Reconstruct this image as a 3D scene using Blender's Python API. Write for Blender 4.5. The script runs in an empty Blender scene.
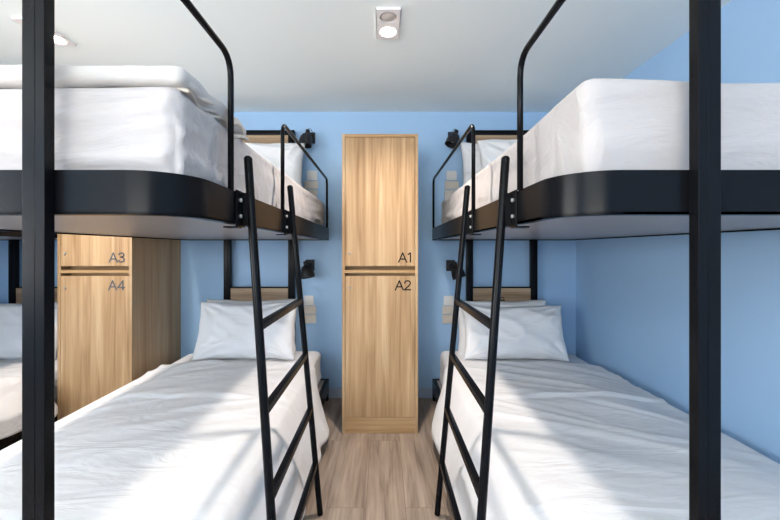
import bpy, bmesh, math, random
from mathutils import Vector, Matrix, noise
R = math.radians
scene = bpy.context.scene
col = scene.collection
random.seed(7)

# ------------------------------------------------------------------ room measures (metres)
CAM = Vector((0.02, 0.0, 1.24))
BACK, REAR, LEFT, RIGHT, CEIL = 3.09, -2.8, -3.40, 1.64, 2.40
OFF = -1.765                       # the bunk of the neighbouring bay

# ------------------------------------------------------------------ materials
def new_mat(name):
    m = bpy.data.materials.new(name); m.use_nodes = True
    nt = m.node_tree
    return m, nt, nt.nodes['Principled BSDF']

def plain(name, rgb, rough=0.5, metal=0.0, spec=0.5, bump=0.0, scale=40.0, vary=0.0):
    m, nt, b = new_mat(name)
    b.inputs['Base Color'].default_value = (*rgb, 1)
    b.inputs['Roughness'].default_value = rough
    b.inputs['Metallic'].default_value = metal
    b.inputs['Specular IOR Level'].default_value = spec
    tc = nt.nodes.new('ShaderNodeTexCoord')
    n = nt.nodes.new('ShaderNodeTexNoise'); n.inputs['Scale'].default_value = scale
    n.inputs['Detail'].default_value = 4
    nt.links.new(tc.outputs['Object'], n.inputs['Vector'])
    if vary:
        r = nt.nodes.new('ShaderNodeValToRGB')
        r.color_ramp.elements[0].position = 0.3; r.color_ramp.elements[1].position = 0.7
        r.color_ramp.elements[0].color = (*[c * (1 - vary) for c in rgb], 1)
        r.color_ramp.elements[1].color = (*[min(1, c * (1 + vary)) for c in rgb], 1)
        nt.links.new(n.outputs['Fac'], r.inputs['Fac'])
        nt.links.new(r.outputs['Color'], b.inputs['Base Color'])
    if bump:
        bp = nt.nodes.new('ShaderNodeBump'); bp.inputs['Strength'].default_value = bump
        bp.inputs['Distance'].default_value = 0.004
        nt.links.new(n.outputs['Fac'], bp.inputs['Height'])
        nt.links.new(bp.outputs['Normal'], b.inputs['Normal'])
    return m

def cloth(name, rgb, bump=0.5):
    m, nt, b = new_mat(name)
    b.inputs['Base Color'].default_value = (*rgb, 1)
    b.inputs['Roughness'].default_value = 0.85
    b.inputs['Specular IOR Level'].default_value = 0.2
    b.inputs['Sheen Weight'].default_value = 0.15
    tc = nt.nodes.new('ShaderNodeTexCoord')
    mp = nt.nodes.new('ShaderNodeMapping'); mp.inputs['Scale'].default_value = (1.8, 6.0, 6.0)
    mp.inputs['Rotation'].default_value = (0.0, 0.0, 0.35)
    n1 = nt.nodes.new('ShaderNodeTexNoise'); n1.inputs['Scale'].default_value = 1.6
    n1.inputs['Detail'].default_value = 5; n1.inputs['Distortion'].default_value = 0.9
    n2 = nt.nodes.new('ShaderNodeTexNoise'); n2.inputs['Scale'].default_value = 420
    add = nt.nodes.new('ShaderNodeMath'); add.operation = 'MULTIPLY_ADD'; add.inputs[1].default_value = 0.03
    bp = nt.nodes.new('ShaderNodeBump'); bp.inputs['Strength'].default_value = bump
    bp.inputs['Distance'].default_value = 0.02
    nt.links.new(tc.outputs['Object'], mp.inputs['Vector'])
    nt.links.new(mp.outputs['Vector'], n1.inputs['Vector'])
    nt.links.new(tc.outputs['Object'], n2.inputs['Vector'])
    nt.links.new(n2.outputs['Fac'], add.inputs[0]); nt.links.new(n1.outputs['Fac'], add.inputs[2])
    nt.links.new(add.outputs[0], bp.inputs['Height']); nt.links.new(bp.outputs['Normal'], b.inputs['Normal'])
    return m

def wood(name, dark, mid, light, axis='Z', rough=0.45, fine=1.0):
    """straight veneer grain running along one object axis"""
    m, nt, b = new_mat(name)
    b.inputs['Roughness'].default_value = rough
    b.inputs['Specular IOR Level'].default_value = 0.3
    tc = nt.nodes.new('ShaderNodeTexCoord')
    k = {'X': 0, 'Y': 1, 'Z': 2}[axis]
    def layer(across, along, sc, det, dist):
        mp = nt.nodes.new('ShaderNodeMapping'); s = [across * fine] * 3; s[k] = along
        mp.inputs['Scale'].default_value = s
        n = nt.nodes.new('ShaderNodeTexNoise'); n.inputs['Scale'].default_value = sc
        n.inputs['Detail'].default_value = det; n.inputs['Distortion'].default_value = dist
        nt.links.new(tc.outputs['Object'], mp.inputs['Vector']); nt.links.new(mp.outputs['Vector'], n.inputs['Vector'])
        return n.outputs['Fac']
    a = layer(8, 0.5, 1.6, 5, 1.0)
    c = layer(40, 1.1, 1.5, 4, 0.5)
    mix = nt.nodes.new('ShaderNodeMix'); mix.inputs[0].default_value = 0.36
    nt.links.new(a, mix.inputs[2]); nt.links.new(c, mix.inputs[3])
    r = nt.nodes.new('ShaderNodeValToRGB'); e = r.color_ramp.elements
    e[0].position = 0.33; e[0].color = (*dark, 1); e[1].position = 0.66; e[1].color = (*light, 1)
    x = r.color_ramp.elements.new(0.5); x.color = (*mid, 1)
    nt.links.new(mix.outputs[0], r.inputs['Fac']); nt.links.new(r.outputs['Color'], b.inputs['Base Color'])
    bp = nt.nodes.new('ShaderNodeBump'); bp.inputs['Strength'].default_value = 0.08; bp.inputs['Distance'].default_value = 0.002
    nt.links.new(c, bp.inputs['Height']); nt.links.new(bp.outputs['Normal'], b.inputs['Normal'])
    return m

def plank_floor():
    m, nt, b = new_mat('laminate_planks')
    b.inputs['Roughness'].default_value = 0.42; b.inputs['Specular IOR Level'].default_value = 0.35
    L = nt.links.new
    tc = nt.nodes.new('ShaderNodeTexCoord')
    rot = nt.nodes.new('ShaderNodeMapping'); rot.inputs['Rotation'].default_value = (0, 0, R(90))
    rot.inputs['Location'].default_value = (0.52, 0.062, 0)
    L(tc.outputs['Object'], rot.inputs['Vector'])
    br = nt.nodes.new('ShaderNodeTexBrick')
    br.inputs['Scale'].default_value = 1; br.inputs['Brick Width'].default_value = 1.25
    br.inputs['Row Height'].default_value = 0.19; br.inputs['Mortar Size'].default_value = 0.0012
    br.inputs['Mortar Smooth'].default_value = 0.3
    br.inputs['Color1'].default_value = (0, 0, 0, 1); br.inputs['Color2'].default_value = (1, 1, 1, 1)
    br.inputs['Mortar'].default_value = (0.5, 0.5, 0.5, 1)
    L(rot.outputs['Vector'], br.inputs['Vector'])
    shift = nt.nodes.new('ShaderNodeVectorMath'); shift.operation = 'MULTIPLY_ADD'
    shift.inputs[1].default_value = (3.1, 7.7, 0)
    L(br.outputs['Color'], shift.inputs[0]); L(tc.outputs['Object'], shift.inputs[2])
    def layer(sx, sy, sc, det, dist):
        mp = nt.nodes.new('ShaderNodeMapping'); mp.inputs['Scale'].default_value = (sx, sy, 1)
        n = nt.nodes.new('ShaderNodeTexNoise'); n.inputs['Scale'].default_value = sc
        n.inputs['Detail'].default_value = det; n.inputs['Distortion'].default_value = dist
        L(shift.outputs[0], mp.inputs['Vector']); L(mp.outputs['Vector'], n.inputs['Vector'])
        return n.outputs['Fac']
    a = layer(7, 0.9, 1.7, 4, 1.2); c = layer(55, 2.2, 1.4, 4, 0.3)
    mix = nt.nodes.new('ShaderNodeMix'); mix.inputs[0].default_value = 0.4
    L(a, mix.inputs[2]); L(c, mix.inputs[3])
    r = nt.nodes.new('ShaderNodeValToRGB'); e = r.color_ramp.elements
    e[0].position = 0.3; e[0].color = (0.150, 0.108, 0.082, 1)
    e[1].position = 0.68; e[1].color = (0.47, 0.375, 0.30, 1)
    x = e.new(0.48); x.color = (0.325, 0.252, 0.198, 1)
    L(mix.outputs[0], r.inputs['Fac'])
    mul = nt.nodes.new('ShaderNodeMix'); mul.data_type = 'RGBA'; mul.blend_type = 'MULTIPLY'
    mul.inputs[7].default_value = (0.45, 0.42, 0.4, 1)
    L(br.outputs['Fac'], mul.inputs[0]); L(r.outputs['Color'], mul.inputs[6])
    L(mul.outputs[2], b.inputs['Base Color'])
    return m

def emit(name, rgb, s):
    m, nt, b = new_mat(name)
    b.inputs['Base Color'].default_value = (*rgb, 1)
    b.inputs['Emission Color'].default_value = (*rgb, 1)
    b.inputs['Emission Strength'].default_value = s
    return m

M = {}
M['blue'] = plain('blue_wall_paint', (0.345, 0.535, 0.765), 0.6, bump=0.05, scale=160)
M['ceiling'] = plain('white_ceiling_paint', (0.86, 0.925, 0.925), 0.85, bump=0.04, scale=140)
M['skirting'] = plain('pale_blue_skirting_paint', (0.40, 0.47, 0.60), 0.45)
M['floor'] = plank_floor()
M['black'] = plain('black_powder_coated_steel', (0.005, 0.0055, 0.007), 0.25, spec=0.11, bump=0.03, scale=300)
M['black_matt'] = plain('matt_black_metal', (0.010, 0.010, 0.012), 0.5, spec=0.4)
M['under'] = plain('grey_bunk_base_board', (0.26, 0.235, 0.23), 0.35, spec=0.6, vary=0.05, scale=4)
M['cloth'] = cloth('white_cotton', (0.80, 0.795, 0.80), 0.5)
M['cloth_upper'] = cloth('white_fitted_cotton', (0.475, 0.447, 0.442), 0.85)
M['cloth_duvet'] = cloth('white_duvet_cotton', (0.79, 0.785, 0.79), 0.55)
M['linen'] = cloth('off_white_blanket', (0.55, 0.525, 0.50), 0.5)
M['linen_inner'] = cloth('oatmeal_blanket_lining', (0.56, 0.50, 0.43), 0.3)
M['oak'] = wood('ash_veneer', (0.27, 0.152, 0.070), (0.445, 0.28, 0.143), (0.60, 0.42, 0.245), 'Z')
M['oak_edge'] = wood('ash_veneer_edge', (0.35, 0.21, 0.10), (0.46, 0.30, 0.16), (0.55, 0.385, 0.225), 'Z')
M['oak_flat'] = wood('ash_veneer_crosswise', (0.26, 0.14, 0.055), (0.43, 0.26, 0.12), (0.56, 0.37, 0.20), 'X')
M['head'] = wood('brown_headboard_veneer', (0.20, 0.125, 0.07), (0.36, 0.245, 0.15), (0.50, 0.36, 0.23), 'X')
M['ink'] = plain('dark_lettering', (0.012, 0.011, 0.011), 0.6, spec=0.15)
M['ink_grey'] = plain('slate_lettering', (0.09, 0.10, 0.12), 0.5)
M['chrome'] = plain('brushed_nickel', (0.40, 0.38, 0.36), 0.35, metal=1.0)
M['zinc'] = plain('bright_zinc', (0.80, 0.80, 0.78), 0.35, metal=0.6)
M['socket'] = plain('white_socket_plastic', (0.70, 0.69, 0.67), 0.35)
M['tan'] = plain('pale_tan_plastic', (0.60, 0.545, 0.47), 0.45, vary=0.06, scale=25)
M['trim'] = plain('white_light_trim', (0.92, 0.89, 0.88), 0.4)
M['lamp'] = emit('lit_lamp_lens', (1.0, 0.93, 0.84), 40)
M['lamp_off'] = plain('unlit_lamp_cup', (0.62, 0.58, 0.56), 0.35)
M['frame'] = plain('white_window_frame', (0.8, 0.8, 0.8), 0.4)

# ------------------------------------------------------------------ mesh helpers
class MB:
    def __init__(self): self.bm = bmesh.new()
    def add(self, verts, faces):
        vs = [self.bm.verts.new(v) for v in verts]
        for f in faces: self.bm.faces.new([vs[i] for i in f])
        return vs
    def box(self, x0, x1, y0, y1, z0, z1, bev=0.0, rot=None):
        x0, x1 = sorted((x0, x1)); y0, y1 = sorted((y0, y1)); z0, z1 = sorted((z0, z1))
        b = bmesh.new()
        bmesh.ops.create_cube(b, size=1)
        c = Vector(((x0+x1)/2, (y0+y1)/2, (z0+z1)/2))
        for v in b.verts: v.co = Vector((v.co.x*(x1-x0), v.co.y*(y1-y0), v.co.z*(z1-z0)))
        if bev: bmesh.ops.bevel(b, geom=b.edges[:], offset=bev, segments=2, affect='EDGES', profile=0.5)
        for v in b.verts:
            if rot is not None: v.co = rot @ v.co
            v.co += c
        self.merge(b)
        return self
    def merge(self, b):
        b.verts.index_update()
        vs = [self.bm.verts.new(v.co) for v in b.verts]
        for f in b.faces: self.bm.faces.new([vs[v.index] for v in f.verts])
        b.free()
    def tube(self, pts, r, seg=12, fillet=0.0, square=False):
        pts = [Vector(p) for p in pts]
        if fillet: pts = fillet_path(pts, fillet)
        n = len(pts); rings = []; up = None
        for i, p in enumerate(pts):
            t = (pts[min(i+1, n-1)] - pts[max(i-1, 0)]).normalized()
            if up is None:
                up = Vector((0, 0, 1)) if abs(t.z) < 0.9 else Vector((0, 1, 0))
            a = (up - t * up.dot(t)).normalized(); up = a; b = t.cross(a)
            ring = []
            if square:
                for (u, v) in ((-1, -1), (1, -1), (1, 1), (-1, 1)): ring.append(self.bm.verts.new(p + a*r*u + b*r*v))
            else:
                for k in range(seg):
                    q = 2*math.pi*k/seg; ring.append(self.bm.verts.new(p + a*r*math.cos(q) + b*r*math.sin(q)))
            rings.append(ring)
        m = len(rings[0])
        for i in range(n-1):
            for k in range(m):
                self.bm.faces.new((rings[i][k], rings[i][(k+1) % m], rings[i+1][(k+1) % m], rings[i+1][k]))
        self.bm.faces.new(rings[0][::-1]); self.bm.faces.new(rings[-1])
        return self
    def lathe(self, prof, origin, axis, seg=24, close=False):
        """prof = [(radius, distance along axis)]"""
        o = Vector(origin); t = Vector(axis).normalized()
        a = t.orthogonal().normalized(); b = t.cross(a); rings = []
        for (r, d) in prof:
            rings.append([self.bm.verts.new(o + t*d + (a*math.cos(2*math.pi*k/seg) + b*math.sin(2*math.pi*k/seg))*max(r, 1e-4)) for k in range(seg)])
        for i in range(len(rings)-1):
            for k in range(seg):
                self.bm.faces.new((rings[i][k], rings[i][(k+1) % seg], rings[i+1][(k+1) % seg], rings[i+1][k]))
        if close:
            self.bm.faces.new(rings[0][::-1]); self.bm.faces.new(rings[-1])
        return self
    def ring_prism(self, outer, inner, z0, z1):
        n = len(outer)
        o0 = [self.bm.verts.new((x, y, z0)) for x, y in outer]; o1 = [self.bm.verts.new((x, y, z1)) for x, y in outer]
        i0 = [self.bm.verts.new((x, y, z0)) for x, y in inner]; i1 = [self.bm.verts.new((x, y, z1)) for x, y in inner]
        for k in range(n):
            j = (k+1) % n
            for q in ((o0[k], o0[j], o1[j], o1[k]), (i0[j], i0[k], i1[k], i1[j]), (o1[k], o1[j], i1[j], i1[k]), (o0[j], o0[k], i0[k], i0[j])):
                self.bm.faces.new(q)
        return self
    def prism(self, poly, z0, z1):
        n = len(poly)
        a = [self.bm.verts.new((x, y, z0)) for x, y in poly]; b = [self.bm.verts.new((x, y, z1)) for x, y in poly]
        for k in range(n): self.bm.faces.new((a[k], a[(k+1) % n], b[(k+1) % n], b[k]))
        self.bm.faces.new(a[::-1]); self.bm.faces.new(b)
        return self
    def build(self, name, mat, parent=None, origin=None, smooth=False, angle=40):
        bm = self.bm
        bmesh.ops.recalc_face_normals(bm, faces=bm.faces[:])
        if origin is None: origin = parent_origin(parent) if parent else Vector((0, 0, 0))
        origin = Vector(origin)
        for v in bm.verts: v.co -= origin
        me = bpy.data.meshes.new(name); bm.to_mesh(me); bm.free()
        if smooth:
            me.polygons.foreach_set('use_smooth', [True]*len(me.polygons))
            if smooth != 'all': me.set_sharp_from_angle(angle=R(angle))
        me.materials.append(mat)
        o = bpy.data.objects.new(name, me); col.objects.link(o)
        if parent: o.parent = parent
        else: o.location = origin
        return o

def parent_origin(p):
    v = Vector((0, 0, 0))
    while p is not None: v += p.location; p = p.parent
    return v

def fillet_path(pts, rad, n=6):
    out = [pts[0]]
    for i in range(1, len(pts)-1):
        p, a, b = pts[i], pts[i-1], pts[i+1]
        d1, d2 = (a-p), (b-p); r = min(rad, d1.length*0.48, d2.length*0.48)
        s, e = p + d1.normalized()*r, p + d2.normalized()*r
        for k in range(n+1):
            t = k/n; out.append(s*(1-t)**2 + p*2*t*(1-t) + e*t*t)
    out.append(pts[-1])
    return out

def tag(o, label=None, cat=None, group=None, kind=None):
    if label: o['label'] = label
    if cat: o['category'] = cat
    if group: o['group'] = group
    if kind: o['kind'] = kind
    return o

def empty(name, loc, label, cat, group=None):
    o = bpy.data.objects.new(name, None); col.objects.link(o)
    o.empty_display_size = 0.1; o.location = loc
    return tag(o, label, cat, group)

def copy_tree(o, offset=(0, 0, 0), label=None, parent=None, group=None):
    c = o.copy(); col.objects.link(c)
    if parent: c.parent = parent
    else:
        c.location = o.location + Vector(offset)
        if label: c['label'] = label
        if group: c['group'] = group
    for ch in [x for x in bpy.data.objects if x.parent == o]: copy_tree(ch, parent=c)
    return c

def ridge(x, y, z): return (1-min(1.0, abs(noise.noise(Vector((x, y, z))))*3.2))**2
def nz(x, y, z): return noise.noise(Vector((x, y, z)))
def smoothstep(a, b, x):
    t = max(0.0, min(1.0, (x-a)/(b-a))); return t*t*(3-2*t)

def softbox(x0, x1, y0, y1, z0, z1, r, step, disp):
    """a stuffed, rounded box; disp(p, n) returns how far the cloth is pushed out"""
    x0, x1 = sorted((x0, x1))
    def knots(a, b):
        L = b-a; n = max(2, int((L-2*r)/step))
        return [a, a+0.25*r, a+0.6*r] + [a+r+(L-2*r)*i/n for i in range(n+1)] + [b-0.6*r, b-0.25*r, b]
    X, Y, Z = knots(x0, x1), knots(y0, y1), knots(z0, z1)
    b = MB(); cache = {}
    lo, hi = Vector((x0+r, y0+r, z0+r)), Vector((x1-r, y1-r, z1-r))
    def V(i, j, k):
        if (i, j, k) not in cache:
            p = Vector((X[i], Y[j], Z[k]))
            c = Vector([min(max(p[q], lo[q]), hi[q]) for q in range(3)])
            n = (p-c).normalized(); p = c + n*r
            cache[(i, j, k)] = b.bm.verts.new(p + n*disp(p, n))
        return cache[(i, j, k)]
    I, J, K = len(X)-1, len(Y)-1, len(Z)-1
    for i in range(I):
        for j in range(J):
            for k in (0, K): b.bm.faces.new((V(i, j, k), V(i+1, j, k), V(i+1, j+1, k), V(i, j+1, k)))
    for i in range(I):
        for k in range(K):
            for j in (0, J): b.bm.faces.new((V(i, j, k), V(i+1, j, k), V(i+1, j, k+1), V(i, j, k+1)))
    for j in range(J):
        for k in range(K):
            for i in (0, I): b.bm.faces.new((V(i, j, k), V(i, j+1, k), V(i, j+1, k+1), V(i, j, k+1)))
    return b

# ------------------------------------------------------------------ the setting
def structure(name, b, mat): return tag(b.build(name, mat), kind='structure')
T = 0.12
structure('floor', MB().box(LEFT-T, RIGHT+T, REAR-T, BACK+T, -0.1, 0), M['floor'])
structure('ceiling', MB().box(LEFT-T, RIGHT+T, REAR-T, BACK+T, CEIL, CEIL+0.1), M['ceiling'])
structure('wall_back', MB().box(LEFT-T, RIGHT+T, BACK, BACK+T, 0, CEIL), M['blue'])
structure('wall_right', MB().box(RIGHT, RIGHT+T, REAR, BACK, 0, CEIL), M['blue'])
RX0, RX1, RZ0, RZ1 = -2.6, 0.2, 0.80, 2.25  # opening for the added rear window
structure('wall_rear', MB().box(LEFT-T, RX0, REAR-T, REAR, 0, CEIL).box(RX1, RIGHT+T, REAR-T, REAR, 0, CEIL)
          .box(RX0, RX1, REAR-T, REAR, 0, RZ0).box(RX0, RX1, REAR-T, REAR, RZ1, CEIL), M['blue'])
WY0, WY1, WZ0, WZ1 = -1.60, 0.50, 0.75, 2.25
structure('wall_left', MB().box(LEFT-T, LEFT, REAR, WY0, 0, CEIL).box(LEFT-T, LEFT, WY1, BACK, 0, CEIL)
          .box(LEFT-T, LEFT, WY0, WY1, 0, WZ0).box(LEFT-T, LEFT, WY0, WY1, WZ1, CEIL), M['blue'])
w = MB()
for (a, b_) in ((WY0, WY0+0.05), (WY1-0.05, WY1), ((WY0+WY1)/2-0.025, (WY0+WY1)/2+0.025)): w.box(LEFT-0.09, LEFT-0.03, a, b_, WZ0, WZ1)
for (a, b_) in ((WZ0, WZ0+0.05), (WZ1-0.05, WZ1)): w.box(LEFT-0.09, LEFT-0.03, WY0, WY1, a, b_)
structure('window_1', w, M['frame'])
w = MB()
for (a, b_) in ((RX0, RX0+0.05), (RX1-0.05, RX1), ((RX0+RX1)/2-0.025, (RX0+RX1)/2+0.025)): w.box(a, b_, REAR-0.09, REAR-0.03, RZ0, RZ1)
for (a, b_) in ((RZ0, RZ0+0.05), (RZ1-0.05, RZ1)): w.box(RX0, RX1, REAR-0.09, REAR-0.03, a, b_)
structure('added_rear_window', w, M['frame'])  # unseen window, added to go with the rear fill light
def skirt(name, *a): structure(name, MB().box(*a, 0.003), M['skirting'])
skirt('baseboard_back', LEFT, RIGHT, BACK-0.012, BACK, 0, 0.085)
skirt('baseboard_right', RIGHT-0.012, RIGHT, REAR, BACK-0.012, 0, 0.085)
skirt('baseboard_left', LEFT, LEFT+0.012, REAR, BACK-0.012, 0, 0.085)

# ------------------------------------------------------------------ bunk beds
XA, XO, YF, YH = 0.43, 1.60, 0.826, 3.062      # aisle edge, outer edge, foot, head
ZR0, ZR1 = 1.320, 1.420                         # upper rim
LR0, LR1 = 0.065, 0.170                         # lower rim
PX = (0.733, 1.262)                             # post centres

def outline(s, d, rad=0.13):
    x0, x1, y0, y1 = XA+d, XO-d, YF+d, YH-d; r = max(rad-d, 0.01); p = []
    n = 10
    for k in range(n+1):
        q = math.pi + (math.pi/2)*k/n; p.append((x0+r+r*math.cos(q), y0+r+r*math.sin(q)))
    for k in range(n+1):
        q = 1.5*math.pi + (math.pi/2)*k/n; p.append((x1-r+r*math.cos(q), y0+r+r*math.sin(q)))
    p += [(x1, y1), (x0, y1)]
    return [(s*x, y) for x, y in p]

def ladder_x(z): return 0.2735 + (0.4155-0.2735)*(z/1.539)

def make_bunk(s, label):
    root = empty('bunk_bed', (s*1.015, 1.94, 0), label, 'bunk bed', 'black steel bunk beds')
    B = lambda b, n, m='black', sm=True, p=root: b.build(n, M[m], p, smooth=sm)
    X = lambda a: s*a
    # posts: two welded tubes at the foot, one at the head
    for px in PX:
        b = MB(); h = 0.0245; q = px + (0.007 if s < 0 else -0.003)
        b.box(X(q-h), X(q-0.0040), YF-0.027, YF-0.001, 0, CEIL-0.012, 0.0012)
        b.box(X(q-0.0036), X(q+h), YF-0.027, YF-0.001, 0, CEIL-0.012, 0.0012)
        B(b, 'post', sm=False)
        B(MB().box(X(px-0.026), X(px+0.026), YH-0.045, YH-0.003, 0, 2.225, 0.002), 'post')
    # upper sleeping base
    b = MB().ring_prism(outline(s, 0), outline(s, 0.006), ZR0, ZR1)
    b.ring_prism(outline(s, 0), outline(s, 0.03), ZR0, ZR0+0.006)
    B(b, 'upper_rim')
    B(MB().prism(outline(s, 0.0075), ZR0+0.007, ZR0+0.03), 'upper_base_board', 'under', False)
    b = MB().ring_prism(outline(s, 0), outline(s, 0.03), LR0, LR1)
    for px in PX: b.box(X(px-0.02), X(px+0.02), YF+0.03, YH-0.03, LR0+0.01, LR0+0.05)
    B(b, 'lower_rim')
    B(MB().prism(outline(s, 0.032), LR1-0.025, LR1-0.004), 'lower_base_board', 'under', False)
    for (x, y) in ((XA+0.02, YH-0.022), (XO-0.02, YH-0.022), (XA+0.16, YF+0.02), (XO-0.16, YF+0.02)):
        B(MB().box(X(x-0.02), X(x+0.02), y-0.02, y+0.02, 0, LR0+0.002, 0.002), 'leg')
    # head panels
    for (z0, z1) in ((0.45, 0.925), (1.60, 2.185)):
        hp = B(MB().box(X(PX[0]+0.027), X(PX[1]-0.027), YH-0.034, YH-0.014, z0, z1, 0.001), 'headboard', 'head', False)
        hp['label'] = 'brown wood veneer head panel'
        B(MB().box(X(PX[0]+0.026), X(PX[1]-0.026), YH-0.040, YH-0.008, z1+0.0005, z1+(0.012 if z1 < 1 else 0.04), 0.001), 'headboard_rail', p=hp)
    hk = MB().tube([(X(1.0)+0.014*math.cos(q), YH-0.038, 0.835+0.018*math.sin(q)) for q in [math.pi*k/10 for k in range(11)]], 0.003, 8)
    hk.box(X(1.0)-0.02, X(1.0)+0.02, YH-0.041, YH-0.034, 0.822, 0.832)
    B(hk, 'hook')
    # guard rails of bent tube
    GZ = 1.812; r = 0.0088; GX = XA+(0.003 if s < 0 else -0.002)
    bend = fillet_path([Vector(q) for q in ((X(GX), 1.095, ZR1-0.001), (X(GX), 1.095, GZ), (X(GX), 0.95, GZ))], 0.065)
    bend += fillet_path([Vector(q) for q in ((X(GX), 0.94, GZ), (X(GX), YF-0.014, GZ), (X(PX[0]-(0.0175 if s < 0 else 0.0275)), YF-0.014, GZ))], 0.03)
    g = MB().tube(bend, r, 14)
    B(g, 'guard_rail', sm='all')
    g = MB().tube([(X(GX), 1.66, ZR1-0.001), (X(GX), 1.66, GZ), (X(GX), 2.975, GZ), (X(GX), 2.975, ZR1-0.001)], r, 14, 0.05)
    B(g, 'guard_rail', sm='all')
    # ladder
    lad = bpy.data.objects.new('ladder', None); col.objects.link(lad); lad.parent = root
    y_near = lambda z: 1.066 + (1.187-1.066)*(z/1.539)
    y_far = lambda z: 1.722
    lr = []
    for fy in (y_near, y_far):
        t = MB(); zs = (0.004, 1.534)
        t.tube([(X(ladder_x(z)), fy(z), z) for z in zs], 0.0135, 16)
        t.lathe([(0.0136, 0), (0.012, 0.005), (0.007, 0.009), (0.0, 0.0105)], (X(ladder_x(1.534)), fy(1.534), 1.534), (0, 0, 1), 16)
        B(t, 'ladder_rail', sm=True, p=lad)
    for z in (1.002, 0.748, 0.496, 0.243):
        t = MB(); x = ladder_x(z)
        y0, y1 = y_near(z)+0.011, y_far(z)-0.011
        t.box(X(x-0.012), X(x+0.012), y0, y1, z-0.012, z+0.012, 0.002)
        B(t, 'rung', p=lad)
    for fy in (y_near, y_far):
        y = fy(1.37) - 0.024
        t = MB().box(X(XA-0.006), X(XA-0.0005), y-0.030, y+0.036, ZR0-0.008, ZR1+0.004, 0.001)     # plate on the rim
        t.box(X(XA-0.030), X(XA-0.006), y+0.012, y+0.018, ZR0-0.004, ZR1, 0.001)                    # web to the rail
        t.box(X(XA-0.006), X(XA+0.035), y-0.034, y+0.012, ZR0-0.012, ZR0-0.007, 0.001)               # tab under the rim
        br = t.build('ladder_bracket', M['black'], root)
        for z in (1.345, 1.395):
            k = MB().lathe([(0.0, -0.0), (0.006, 0.0), (0.006, 0.004), (0.0, 0.006)], (X(XA-0.006), y-0.004, z), (-s, 0, 0), 12)
            bo = k.build('bolt', M['zinc'], br, smooth=True); bo['label'] = 'shiny bolt head'
    return root

bed_l = make_bunk(-1, 'black steel bunk bed left of the aisle, nearest on the left')
bed_r = make_bunk(1, 'black steel bunk bed right of the aisle against the blue side wall')
bed_f = copy_tree(bed_l, (OFF, 0, 0), 'black steel bunk bed glimpsed at the far left edge beyond the A3 A4 locker')

# ------------------------------------------------------------------ mattresses
def wr(seed):
    def d(p, n):
        v = 0.006*nz(p.x*2.2+seed, p.y*2.2, p.z*2.2)
        side = 1-abs(n.z)
        # pulled creases run level on the sides, and loosely on the top
        h = p.x*abs(n.y) + p.y*abs(n.x)                      # run along the face
        lift = p.z + 0.05*nz(h*1.4+seed, seed, 0) + 0.03*h*math.sin(seed)
        patch = smoothstep(-0.25, 0.45, nz(h*1.7+seed*3, lift*3, 1))
        v += -0.008*side + side*0.015*ridge(h*0.75+seed, lift*7.5, seed)*patch
        v += side*0.009*ridge(h*1.3+seed*2, lift*15, 4.0)*(0.3+0.7*patch)
        v += side*0.004*nz(h*1.1+seed, lift*13, 7.0)
        v += abs(n.z)*0.004*nz(p.x*5+seed, p.y*2.5, seed)
        if p.z < 1.50 and p.z > 1.0: v -= side*0.012*(1.50-p.z)/0.12
        return v
    return d

def mattress(name, s, z0, z1, xa, xo, y0, y1, r, seed, label, mat='cloth', group=None):
    b = softbox(s*xa, s*xo, y0, y1, z0, z1, r, 0.013 if z0 > 1 else 0.03, wr(seed))
    for v in b.bm.verts:
        if z1 < 1 and v.co.z > 0.3: v.co.z += 0.020*smoothstep(2.55, 2.75, v.co.y)-0.022*smoothstep(1.25, 1.50, abs(v.co.x))
    o = b.build(name, M[mat], origin=(s*(xa+xo)/2, (y0+y1)/2, z0), smooth='all')
    return tag(o, label, 'mattress', group)
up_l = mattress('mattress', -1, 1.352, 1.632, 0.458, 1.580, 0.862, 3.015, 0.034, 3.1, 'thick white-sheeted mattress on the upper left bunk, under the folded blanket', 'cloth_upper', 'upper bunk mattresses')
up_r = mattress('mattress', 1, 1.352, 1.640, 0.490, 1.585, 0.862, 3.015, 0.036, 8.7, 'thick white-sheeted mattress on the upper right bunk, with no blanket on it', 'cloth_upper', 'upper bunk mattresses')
lo_l = mattress('mattress', -1, 0.168, 0.405, 0.475, 1.570, 0.885, 3.012, 0.05, 12.3, 'white mattress on the lower left bunk, under the duvet behind the left ladder', 'cloth', 'lower bunk mattresses')
lo_r = mattress('mattress', 1, 0.168, 0.405, 0.475, 1.570, 0.885, 3.012, 0.05, 17.9, 'white mattress of the lower right bunk, under the duvet by the blue wall', 'cloth', 'lower bunk mattresses')
lo_f = copy_tree(lo_l, (OFF, 0, 0), 'white mattress of the lower bunk at the far left edge, beyond the A3 A4 locker')
def foot_pull(o, s):        # the corner of the fitted sheet stands up a little at the foot
    me = o.data
    for v in me.vertices:
        w = v.co + o.location
        if w.z > 1.56:
            d = math.hypot((abs(w.x)-0.50)/0.30, (w.y-0.87)/0.20)
            v.co.z += 0.012*math.exp(-d*d)
foot_pull(up_r, 1)

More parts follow.
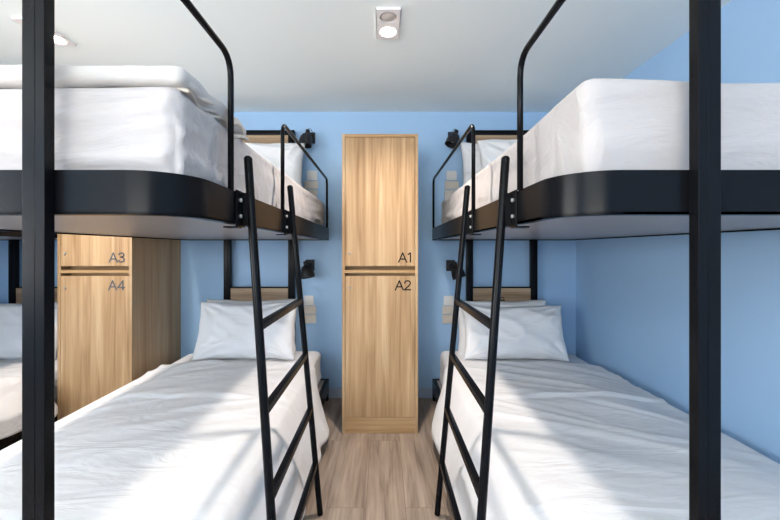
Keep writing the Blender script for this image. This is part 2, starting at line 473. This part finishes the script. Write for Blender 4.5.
# ------------------------------------------------------------------ duvets on the lower bunks
def duvet(s, seed, hem, flare, label, offset=0.0):
    b = MB(); rows = [(0.880, -0.20), (0.878, -0.10), (0.880, -0.035), (0.892, -0.010), (0.915, 0.0)]
    y = 0.94
    while y < 2.60: rows.append((y, 0.0)); y += 0.014 if y > 1.4 else 0.024
    top = 0.431; grid = []
    for (y, dz) in rows:
        line = []
        g = lambda x, z: nz(x*0.9+seed, y*2.0+z*3, seed*0.7)
        far = smoothstep(2.36, 2.60, y) if not offset else smoothstep(2.34, 2.46, y)
        # outer side, tucked by the wall
        for (x, z) in ((1.594, 0.29), (1.596, 0.34), (1.592, 0.380), (1.580, 0.400), (1.558, top-0.022)):
            line.append((x+0.004*nz(y*6, seed, z*4), y, z+dz))
        n = 84
        for i in range(n+1):
            x = 1.54 - (1.54-0.52)*i/n
            z = top + 0.010*nz(x*2.4+seed, y*2.2, seed) + 0.012*(1-((x-1.03)/0.52)**2) - 0.020*smoothstep(1.30, 1.55, x)
            # creases fanning from the head towards the aisle
            u = (x-0.6)*math.cos(0.5) - (y-2.0)*math.sin(0.5); w = (x-0.6)*math.sin(0.5) + (y-2.0)*math.cos(0.5)
            z += 0.006*nz(u*1.5+seed, w*7, 2.0)*(0.35+0.65*smoothstep(1.2, 2.0, y)) + 0.011*ridge(u*0.8+seed, w*5.0, seed)*(0.25+0.75*smoothstep(1.1, 1.9, y)) + 0.006*ridge(u*1.3+3, w*9+seed, 1.5)*(0.3+0.7*smoothstep(1.3, 1.9, y))
            yl = 1.99 + 0.012*nz(x*2.5, seed, 9)                                     # the turned-back edge
            z += 0.009*smoothstep(yl-0.016, yl, y) + 0.012*math.exp(-((y-yl-0.012)/0.014)**2)*max(0, 0.35+0.9*nz(x*4.5, seed, 1))
            line.append((x, y, z+dz))
        for (x, z) in ((0.498, top-0.001), (0.478, top-0.007), (0.462, top-0.020), (0.453, top-0.040)):
            line.append((x, y, z+dz))
        zh = hem + 0.045*nz(y*2.6, seed, 4.0) + 0.018*nz(y*9, seed, 1.0)
        zh = zh*(1-far**1.6) + far**1.6*(top-0.12)
        fold = math.sin(y*17+2.2*nz(y*2, seed, 0)+seed)*0.5 + 0.5*nz(y*7, seed, 3)
        xh = 0.453 - flare*(1-0.9*far if not offset else 1-far) + 0.022*fold*(1-far*bool(offset))
        m = 16
        for k in range(1, m+1):
            q = k/m; zt = (top-0.040) - (top-0.040-zh)*q
            xx = 0.453 + (xh-0.453)*(q**0.85) - 0.010*math.sin(q*math.pi)*fold + 0.006*nz(y*8, q*3, seed)
            line.append((max(xx, ladder_x(zt)+0.030), y, zt+dz*(1-q)))
        grid.append(line)
    vs = [[b.bm.verts.new((s*x+offset, yy, z)) for (x, yy, z) in ln] for ln in grid]
    for j in range(len(vs)-1):
        for i in range(len(vs[0])-1):
            b.bm.faces.new((vs[j][i], vs[j][i+1], vs[j+1][i+1], vs[j+1][i]))
    bmesh.ops.recalc_face_normals(b.bm, faces=b.bm.faces[:])
    o = b.build('duvet', M['cloth_duvet'], origin=(s*1.03+offset, 1.75, 0.405), smooth='all')
    if sum(p.normal.z for p in o.data.polygons) < 0:
        o.data.flip_normals()
    sol = o.modifiers.new('thickness', 'SOLIDIFY'); sol.thickness = 0.012; sol.offset = -1
    tag(o, label, 'duvet', 'white duvets on the lower bunks')
    return o
duvet(-1, 2.3, 0.095, 0.125, 'white duvet on the lower left bunk, hanging over the aisle side behind the left ladder')
duvet(1, 6.1, 0.110, 0.125, 'white duvet on the lower right bunk, hanging over the aisle side behind the right ladder')
duvet(-1, 9.4, 0.18, 0.23, 'white duvet on the lower bunk at the far left edge, cut by the picture edge', OFF)

# ------------------------------------------------------------------ pillows
def pillow(loc, tilt, yaw, w, h, t, seed, label, roll=0.0):
    b = MB(); n, m = 56, 40
    Rm = Matrix.Rotation(R(yaw), 3, 'Z') @ Matrix.Rotation(R(tilt), 3, 'X') @ Matrix.Rotation(R(roll), 3, 'Y')
    def sheet(sg):
        g = []
        for j in range(m+1):
            row = []
            for i in range(n+1):
                u, v = -1+2*i/n, -1+2*j/m
                u = math.copysign(abs(u)**0.8, u); v = math.copysign(abs(v)**0.8, v)
                # edges bow inward between pointed corners
                px = u*w/2*(1-0.055*(1-v*v)); pz = v*h/2*(1-0.075*(1-u*u))
                e = max(0.0, (1-abs(u)**2.6))*max(0.0, (1-abs(v)**2.6))
                th = t/2*e**0.42
                cr = 0.0
                for (cu, cv) in ((-1, -1), (1, -1), (1, 1), (-1, 1)):      # gathers running in from the corners
                    du, dv = u-cu, v-cv; rr = math.hypot(du, dv); a = math.atan2(dv, du)
                    cr += 0.011*math.exp(-(rr/0.75)**2)*math.sin(a*13+seed+cu*2)*min(1, rr*3)
                cr += 0.010*nz(px*6+seed, pz*6, sg) + 0.016*ridge(px*2.6+pz*2+seed, pz*5-px, seed+sg) + 0.010*ridge(px*3.5+seed, pz*7+px*3, sg+2)
                th += cr*min(1, e*3)
                p = Rm @ Vector((px + 0.006*nz(v*3, seed, 2)*abs(u), sg*th, pz + 0.010*nz(u*2.5, seed, 7)*abs(v)))
                row.append(p + Vector(loc))
            g.append(row)
        return g
    A, B_ = sheet(-1), sheet(1)
    va = [[b.bm.verts.new(p) for p in r] for r in A]
    vb = [[va[j][i] if (j in (0, m) or i in (0, n)) else b.bm.verts.new(B_[j][i]) for i in range(n+1)] for j in range(m+1)]
    for j in range(m):
        for i in range(n):
            b.bm.faces.new((va[j][i], va[j][i+1], va[j+1][i+1], va[j+1][i]))
            b.bm.faces.new((vb[j][i], vb[j+1][i], vb[j+1][i+1], vb[j][i+1]))
    lo = min(v.co.z for v in b.bm.verts)
    o = b.build('pillow', M['cloth'], origin=(loc[0], loc[1], lo), smooth='all')
    return tag(o, label, 'pillow', 'white pillows on the bunks')
p_l1 = pillow((-1.008, 2.775, 0.636), -20, 2, 0.75, 0.44, 0.15, 1.2, 'white pillow leaning in front on the lower left bunk')
p_l2 = pillow((-1.030, 2.925, 0.632), -12, 0, 0.74, 0.44, 0.12, 4.5, 'white pillow behind the front one on the lower left bunk, against the wood headboard')
p_r1 = pillow((1.005, 2.775, 0.622), -21, -2, 0.77, 0.42, 0.15, 7.7, 'white pillow leaning in front on the lower right bunk')
p_r2 = pillow((0.970, 2.925, 0.622), -12, 1, 0.74, 0.45, 0.12, 11.4, 'white pillow behind the front one on the lower right bunk, against the wood headboard')
copy_tree(p_l1, (OFF, 0, 0), 'white pillow on the lower bunk at the far left edge')
u1 = pillow((-0.962, 2.845, 1.872), -18, 3, 0.74, 0.46, 0.15, 14.0, 'white pillow standing at the head of the upper left bunk')
u2 = pillow((1.120, 2.800, 1.885), -18, -2, 0.74, 0.46, 0.15, 17.0, 'white pillow in front at the head of the upper right bunk')
u3 = pillow((1.010, 2.935, 1.885), -10, 0, 0.74, 0.46, 0.11, 21.0, 'white pillow behind the front one on the upper right bunk')

# ------------------------------------------------------------------ folded blanket on the upper left bunk
bl = empty('folded_blanket', (-1.0, 1.08, 1.634), 'off-white blanket folded in layers across the foot of the upper left bunk', 'blanket')
def blanket_layer(name, k, z0, z1, xa, y0, y1, seed, mat, sag=1.0, xo=1.56):
    def d(p, n):
        x = -p.x
        edge = 1-smoothstep(xa, xa+0.10, x)
        return 0.006*nz(x*5+seed, p.y*6, k) + edge*0.010*nz(p.y*22+seed, p.z*20, k)
    b = softbox(-xo, -xa, y0, y1, z0, z1, (z1-z0)*0.46, 0.022, d)
    for v in b.bm.verts:      # the loose ends ripple along the mattress edge
        x = -v.co.x; e = (1-smoothstep(xa-0.01, xa+0.05, x))*sag
        v.co.z += -0.020*e + e*0.010*math.sin(v.co.y*36+k*0.9)
        v.co.x += e*0.010*math.sin(v.co.y*30+k*1.7)
        v.co.z += 0.004*nz(x*3.5, 7, 1.0)
    o = b.build(name, M[mat], bl, smooth='all')
    return o
blanket_layer('blanket_body', 0, 1.632, 1.679, 0.449, 0.856, 1.285, 3.0, 'linen', 0.15)
for k, (z0, z1, xa, y0) in enumerate(((1.632, 1.645, 0.456, 0.885), (1.644, 1.656, 0.464, 0.880), (1.655, 1.667, 0.454, 0.884), (1.666, 1.678, 0.460, 0.876))):
    o = blanket_layer('blanket_fold', k, z0, z1, xa, y0, 1.29, 1.0+k, 'linen' if k % 2 else 'linen_inner', 1.0, 0.60)
    if k % 2 == 0: o['label'] = 'oatmeal inner fold'

# ------------------------------------------------------------------ lockers
STROKES = {
    'A': [[(0, 0), (0.36, 1), (0.72, 0)], [(0.13, 0.34), (0.59, 0.34)]],
    '1': [[(0.02, 0.84), (0.24, 1), (0.24, 0)]],
    '2': [[(0.02, 0.74), (0.05, 0.88), (0.16, 0.98), (0.30, 1.0), (0.45, 0.95), (0.53, 0.80), (0.50, 0.62), (0.36, 0.42), (0.0, 0.02), (0.56, 0.02)]],
    '3': [[(0.03, 0.82), (0.10, 0.95), (0.26, 1.0), (0.43, 0.95), (0.50, 0.78), (0.42, 0.60), (0.22, 0.54), (0.42, 0.49), (0.54, 0.30), (0.47, 0.09), (0.27, 0.0), (0.09, 0.05), (0.0, 0.2)]],
    '4': [[(0.46, 0), (0.46, 1), (0.0, 0.26), (0.62, 0.26)]],
}
def lettering(text, x_right, z0, h, y, mat, parent):
    K = 1.2                                     # wide, thin capitals
    adv = {c: K*a for c, a in {'A': 0.78, '1': 0.26, '2': 0.56, '3': 0.56, '4': 0.62}.items()}
    x = x_right - sum(adv[c] for c in text)*h - 0.06*h
    b = MB(); w = 0.070*h
    for c in text:
        for st in STROKES[c]:
            pts = [Vector((x+K*px*h, 0, z0+pz*h)) for px, pz in st]
            for p, q in zip(pts, pts[1:]):
                t = (q-p).normalized(); nrm = Vector((-t.z, 0, t.x))*w; e = t*w*0.7
                vs = [p-e+nrm, q+e+nrm, q+e-nrm, p-e-nrm]
                b.add([(v.x, y-0.0012, v.z) for v in vs] + [(v.x, y+0.0004, v.z) for v in vs],
                      [(0, 1, 2, 3), (7, 6, 5, 4), (0, 4, 5, 1), (1, 5, 6, 2), (2, 6, 7, 3), (3, 7, 4, 0)])
        x += adv[c]*h + 0.06*h
    return b.build('lettering', mat, parent)

def locker(x0, x1, y0, top, names, label, ink):
    root = empty('locker', ((x0+x1)/2, (y0+BACK)/2, 0), label, 'locker', 'tall wooden lockers')
    t, yb = 0.020, BACK-0.003
    b = MB()
    for (a, c) in ((x0, x0+t), (x1-t, x1)): b.box(a, c, y0, yb, 0, top, 0.001)
    b.build('side_panel', M['oak_edge'], root)
    MB().box(x0+t, x1-t, y0, yb, top-t, top, 0.001).build('top_panel', M['oak_flat'], root)
    MB().box(x0+t, x1-t, yb-0.012, yb, 0.02, top-t).build('back_panel', M['oak_edge'], root)
    MB().box(x0+t, x1-t, y0+0.002, y0+0.020, 0, 0.108, 0.001).build('plinth', M['oak_flat'], root)
    MB().box(x0+t, x1-t, y0+0.001, yb-0.012, 1.084, 1.105, 0.001).build('middle_shelf', M['oak_flat'], root)
    MB().box(x0+t, x1-t, y0+0.085, y0+0.097, 1.030, 1.084).box(x0+t, x1-t, y0+0.085, y0+0.097, 1.105, 1.160).build('finger_pull_backing', M['oak_flat'], root)
    for (z0, z1, nm, lz, tz) in ((1.131, top-t-0.0025, names[0], 1.216, 1.158), (0.1105, 1.064, names[1], 0.984, 0.970)):
        d = MB().box(x0+t+0.002, x1-t-0.002, y0+0.001, y0+0.019, z0, z1, 0.001).build('door', M['oak'], root)
        k = MB().lathe([(0.0, 0.0), (0.0085, 0.0), (0.0085, 0.003), (0.006, 0.005), (0.0, 0.0035)], (x0+0.052, y0+0.001, lz), (0, -1, 0), 20)
        lk = k.build('lock', M['chrome'], d, smooth=True); lk['label'] = 'small round metal lock'
        lettering(nm, x1-t-0.030, tz, 0.062, y0+0.001, ink, d)
    return root
LY = 2.486
locker(-0.257, 0.257, LY, 2.024, ('A1', 'A2'), 'tall wooden locker with doors A1 and A2 standing at the end of the aisle', M['ink'])
locker(-2.180, -1.676, LY, 2.024, ('A3', 'A4'), 'tall wooden locker with doors A3 and A4 seen under the upper left bunk', M['ink_grey'])

# ------------------------------------------------------------------ reading lamps on the back wall
def sconce(x, z, shade_at, aim, label):
    root = empty('reading_lamp', (x, BACK, z), label, 'wall lamp', 'black reading lamps on the back wall')
    MB().box(x-0.036, x+0.036, BACK-0.014, BACK-0.001, z-0.046, z+0.046, 0.002).build('wall_plate', M['black_matt'], root)
    n = Vector(shade_at); a = Vector(aim).normalized()
    arm = MB().tube([(x, BACK-0.013, z), (x, BACK-0.05, z+0.012), tuple(n)], 0.009, 12, 0.02)
    arm.lathe([(0.0, -0.030), (0.016, -0.030), (0.018, -0.024), (0.018, 0.006), (0.015, 0.010), (0.0, 0.010)], n, a, 18)
    arm.build('arm', M['black_matt'], root, smooth=True)
    sh = MB().lathe([(0.0, 0.004), (0.022, 0.004), (0.036, 0.014), (0.047, 0.034), (0.053, 0.066), (0.055, 0.104), (0.052, 0.104), (0.050, 0.066), (0.043, 0.036), (0.0, 0.018)], n, a, 28)
    sh = sh.build('lamp_shade', M['black_matt'], root, smooth=True)
    MB().lathe([(0.0, 0.036), (0.018, 0.040), (0.022, 0.058), (0.016, 0.074), (0.0, 0.080)], n, a, 16).build('bulb', M['lamp_off'], sh, smooth='all')
    tail = n - a*0.028
    pts = [tail]
    for k in range(1, 9):
        q = math.pi*k/8
        pts.append(tail + Vector((0.018*(1-math.cos(q))*(-1 if x > 0 else 1), 0.010*k/8, 0.030*math.sin(q)-0.004*k)))
    pts.append(Vector((x, BACK-0.012, z+0.03)))
    MB().tube(pts, 0.0022, 8).build('cord', M['black_matt'], root, smooth='all')
    return root
sconce(-0.585, 2.178, (-0.592, 2.975, 2.182), (-0.16, -0.16, -0.97), 'black reading lamp high on the wall left of the central locker')
sconce(0.600, 2.182, (0.606, 2.975, 2.180), (-0.36, -0.16, -0.92), 'black reading lamp high on the wall right of the central locker')
sconce(-0.590, 1.114, (-0.606, 2.985, 1.118), (0.22, -0.16, -0.96), 'black reading lamp low on the wall left of the central locker, under the bunk')
sconce(0.585, 1.110, (0.606, 2.985, 1.112), (0.30, -0.16, -0.95), 'black reading lamp low on the wall right of the central locker, under the bunk')

# ------------------------------------------------------------------ sockets and switch plates
def wall_plate(name, x0, x1, z0, z1, mat, label, cat, kind):
    root = empty(name, ((x0+x1)/2, BACK, (z0+z1)/2), label, cat, 'wall plates by the reading lamps')
    MB().box(x0, x1, BACK-0.011, BACK-0.0005, z0, z1, 0.002).build('face_plate', mat, root)
    cx, cz = (x0+x1)/2, (z0+z1)/2
    if kind == 'socket':
        MB().lathe([(0.026, 0.0), (0.026, 0.0016), (0.022, 0.0022), (0.0, 0.0010)], (cx, BACK-0.0108, cz), (0, -1, 0), 24).build('socket_face', M['socket'], root, smooth=True)
    else:
        MB().box(x0+0.012, x1-0.012, BACK-0.0135, BACK-0.0108, z0+0.011, z1-0.011, 0.001).build('rocker', mat, root)
    return root
for (sx, where, zt, xs) in ((-1, 'upper left', 1.905, ((-0.615, -0.531), (-0.640, -0.524), (-0.640, -0.530))),
                            (1, 'upper right', 1.902, ((0.552, 0.638), (0.538, 0.655), (0.536, 0.632)))):
    (a, b_), (c, d), (e, f) = xs
    wall_plate('wall_socket', a, b_, zt-0.080, zt, M['socket'], 'square white socket, top of the three plates on the wall at the %s bunk' % where, 'wall socket', 'socket')
    wall_plate('switch_plate', c, d, zt-0.152, zt-0.087, M['tan'], 'pale tan plate, middle of the three on the wall at the %s bunk' % where, 'wall plate', 'switch')
    wall_plate('switch_plate', e, f, zt-0.236, zt-0.160, M['tan'], 'pale tan plate, lowest of the three on the wall at the %s bunk' % where, 'wall plate', 'switch')
for (sx, where, zt, xs) in ((-1, 'lower left', 0.858, ((-0.640, -0.560), (-0.640, -0.541), (-0.640, -0.541))),
                            (1, 'lower right', 0.856, ((0.528, 0.612), (0.518, 0.614), (0.518, 0.614)))):
    (a, b_), (c, d), (e, f) = xs
    wall_plate('wall_socket', a, b_, zt-0.080, zt, M['socket'], 'square white socket, top of the three plates on the wall at the %s bunk' % where, 'wall socket', 'socket')
    wall_plate('switch_plate', c, d, zt-0.152, zt-0.084, M['tan'], 'pale tan plate, middle of the three on the wall at the %s bunk' % where, 'wall plate', 'switch')
    wall_plate('switch_plate', e, f, zt-0.232, zt-0.158, M['tan'], 'pale tan plate, lowest of the three on the wall at the %s bunk' % where, 'wall plate', 'switch')

# ------------------------------------------------------------------ ceiling lights
def square_to_circle(b, cx, cy, hx, hy, r, z, seg=32):
    sq, ci = [], []
    for k in range(seg):
        q = 2*math.pi*(k+0.5)/seg; c, s_ = math.cos(q), math.sin(q); m = max(abs(c), abs(s_))
        sq.append(b.bm.verts.new((cx+hx*c/m, cy+hy*s_/m, z))); ci.append(b.bm.verts.new((cx+r*c, cy+r*s_, z)))
    for k in range(seg): b.bm.faces.new((sq[k], sq[(k+1) % seg], ci[(k+1) % seg], ci[k]))

def downlight(x, y, label, power):
    root = empty('ceiling_light', (x, y, CEIL), label, 'ceiling light', 'twin square ceiling downlights')
    hx, hy, zb = 0.061, 0.061, CEIL-0.012
    b = MB()
    for sy in (-1, 1): square_to_circle(b, x, y+sy*hy, hx, hy, 0.044, zb)
    for (x0, x1, y0, y1) in ((x-hx, x-hx+0.003, y-2*hy, y+2*hy), (x+hx-0.003, x+hx, y-2*hy, y+2*hy), (x-hx, x+hx, y-2*hy, y-2*hy+0.003), (x-hx, x+hx, y+2*hy-0.003, y+2*hy)):
        b.box(x0, x1, y0, y1, zb, CEIL-0.0005)
    b.build('trim_plate', M['trim'], root)
    for sy in (-1, 1):
        cup = MB().lathe([(0.044, 0.0), (0.041, 0.006), (0.034, 0.0100), (0.0, 0.0104)], (x, y+sy*hy, zb), (0, 0, 1), 28).build('lamp_cup', M['lamp_off'], root, smooth='all')
        ln = MB().lathe([(0.0, 0.0), (0.031, 0.0), (0.034, 0.002), (0.034, 0.006), (0.0, 0.006)], (x, y+sy*hy, zb+0.003), (0, 0, 1), 28)
        ln.build('lens', M['lamp'] if sy > 0 else M['lamp_off'], cup, smooth=True)
    L = bpy.data.lights.new('downlight_beam', 'SPOT'); L.energy = power; L.color = (1.0, 0.88, 0.78)
    L.spot_size = R(116); L.spot_blend = 1.0; L.shadow_soft_size = 0.045
    lo = bpy.data.objects.new('downlight_beam', L); col.objects.link(lo); lo.location = (x, y+0.02, CEIL-0.03); lo.parent = None
    return root
downlight(0.046, 1.88, 'square twin downlight glowing in the ceiling above the aisle, before the central locker', 84)
downlight(-1.765, 1.95, 'square twin downlight in the ceiling at the left, partly behind the near left post', 90)

def unseen_lamp(x, y, power):     # the same ceiling lamps further back in the room, outside the frame
    L = bpy.data.lights.new('ceiling_lamp', 'SPOT'); L.energy = power; L.color = (1.0, 0.88, 0.78)
    L.spot_size = R(116); L.spot_blend = 1.0; L.shadow_soft_size = 0.05
    lo = bpy.data.objects.new('ceiling_lamp', L); col.objects.link(lo); lo.location = (x, y, CEIL-0.03)
unseen_lamp(0.046, 0.22, 13)
unseen_lamp(-1.72, 0.22, 13)
unseen_lamp(0.046, -1.5, 25)

def area(name, loc, rot, sx, sy, power, rgb):
    L = bpy.data.lights.new(name, 'AREA'); L.shape = 'RECTANGLE'; L.size = sx; L.size_y = sy
    L.energy = power; L.color = rgb
    o = bpy.data.objects.new(name, L); col.objects.link(o); o.location = loc; o.rotation_euler = rot
    return o
area('window_daylight', (LEFT-0.02, (WY0+WY1)/2, (WZ0+WZ1)/2), (0, R(-122), 0), WZ1-WZ0-0.1, WY1-WY0-0.1, 98, (1.0, 0.97, 0.95))
area('rear_fill_light', ((RX0+RX1)/2, REAR-0.02, (RZ0+RZ1)/2), (R(164), 0, 0), RX1-RX0-0.1, RZ1-RZ0-0.1, 200, (1.0, 0.965, 0.935))  # added fill, aimed upward to brighten the ceiling and the bunks

w = bpy.data.worlds.new('sky'); scene.world = w; w.use_nodes = True
nt = w.node_tree; bg = nt.nodes['Background']
sky = nt.nodes.new('ShaderNodeTexSky'); sky.sky_type = 'NISHITA'; sky.sun_disc = False; sky.sun_elevation = R(40)
nt.links.new(sky.outputs['Color'], bg.inputs['Color']); bg.inputs['Strength'].default_value = 0.25

# ------------------------------------------------------------------ camera
cam = bpy.data.cameras.new('camera'); co = bpy.data.objects.new('camera', cam); col.objects.link(co)
co.location = CAM; co.rotation_euler = (R(90), 0, 0)
cam.sensor_width = 36; cam.lens = 368/780*36
cam.shift_x = (390-383)/780; cam.shift_y = -(260-250)/780
cam.clip_start = 0.02
scene.camera = co
v = scene.view_settings
v.view_transform = 'Standard'; v.look = 'None'; v.gamma = 1; v.use_curve_mapping = False; v.exposure = 0.47
scene.cycles.max_bounces = 10; scene.cycles.diffuse_bounces = 6; scene.cycles.use_denoising = True
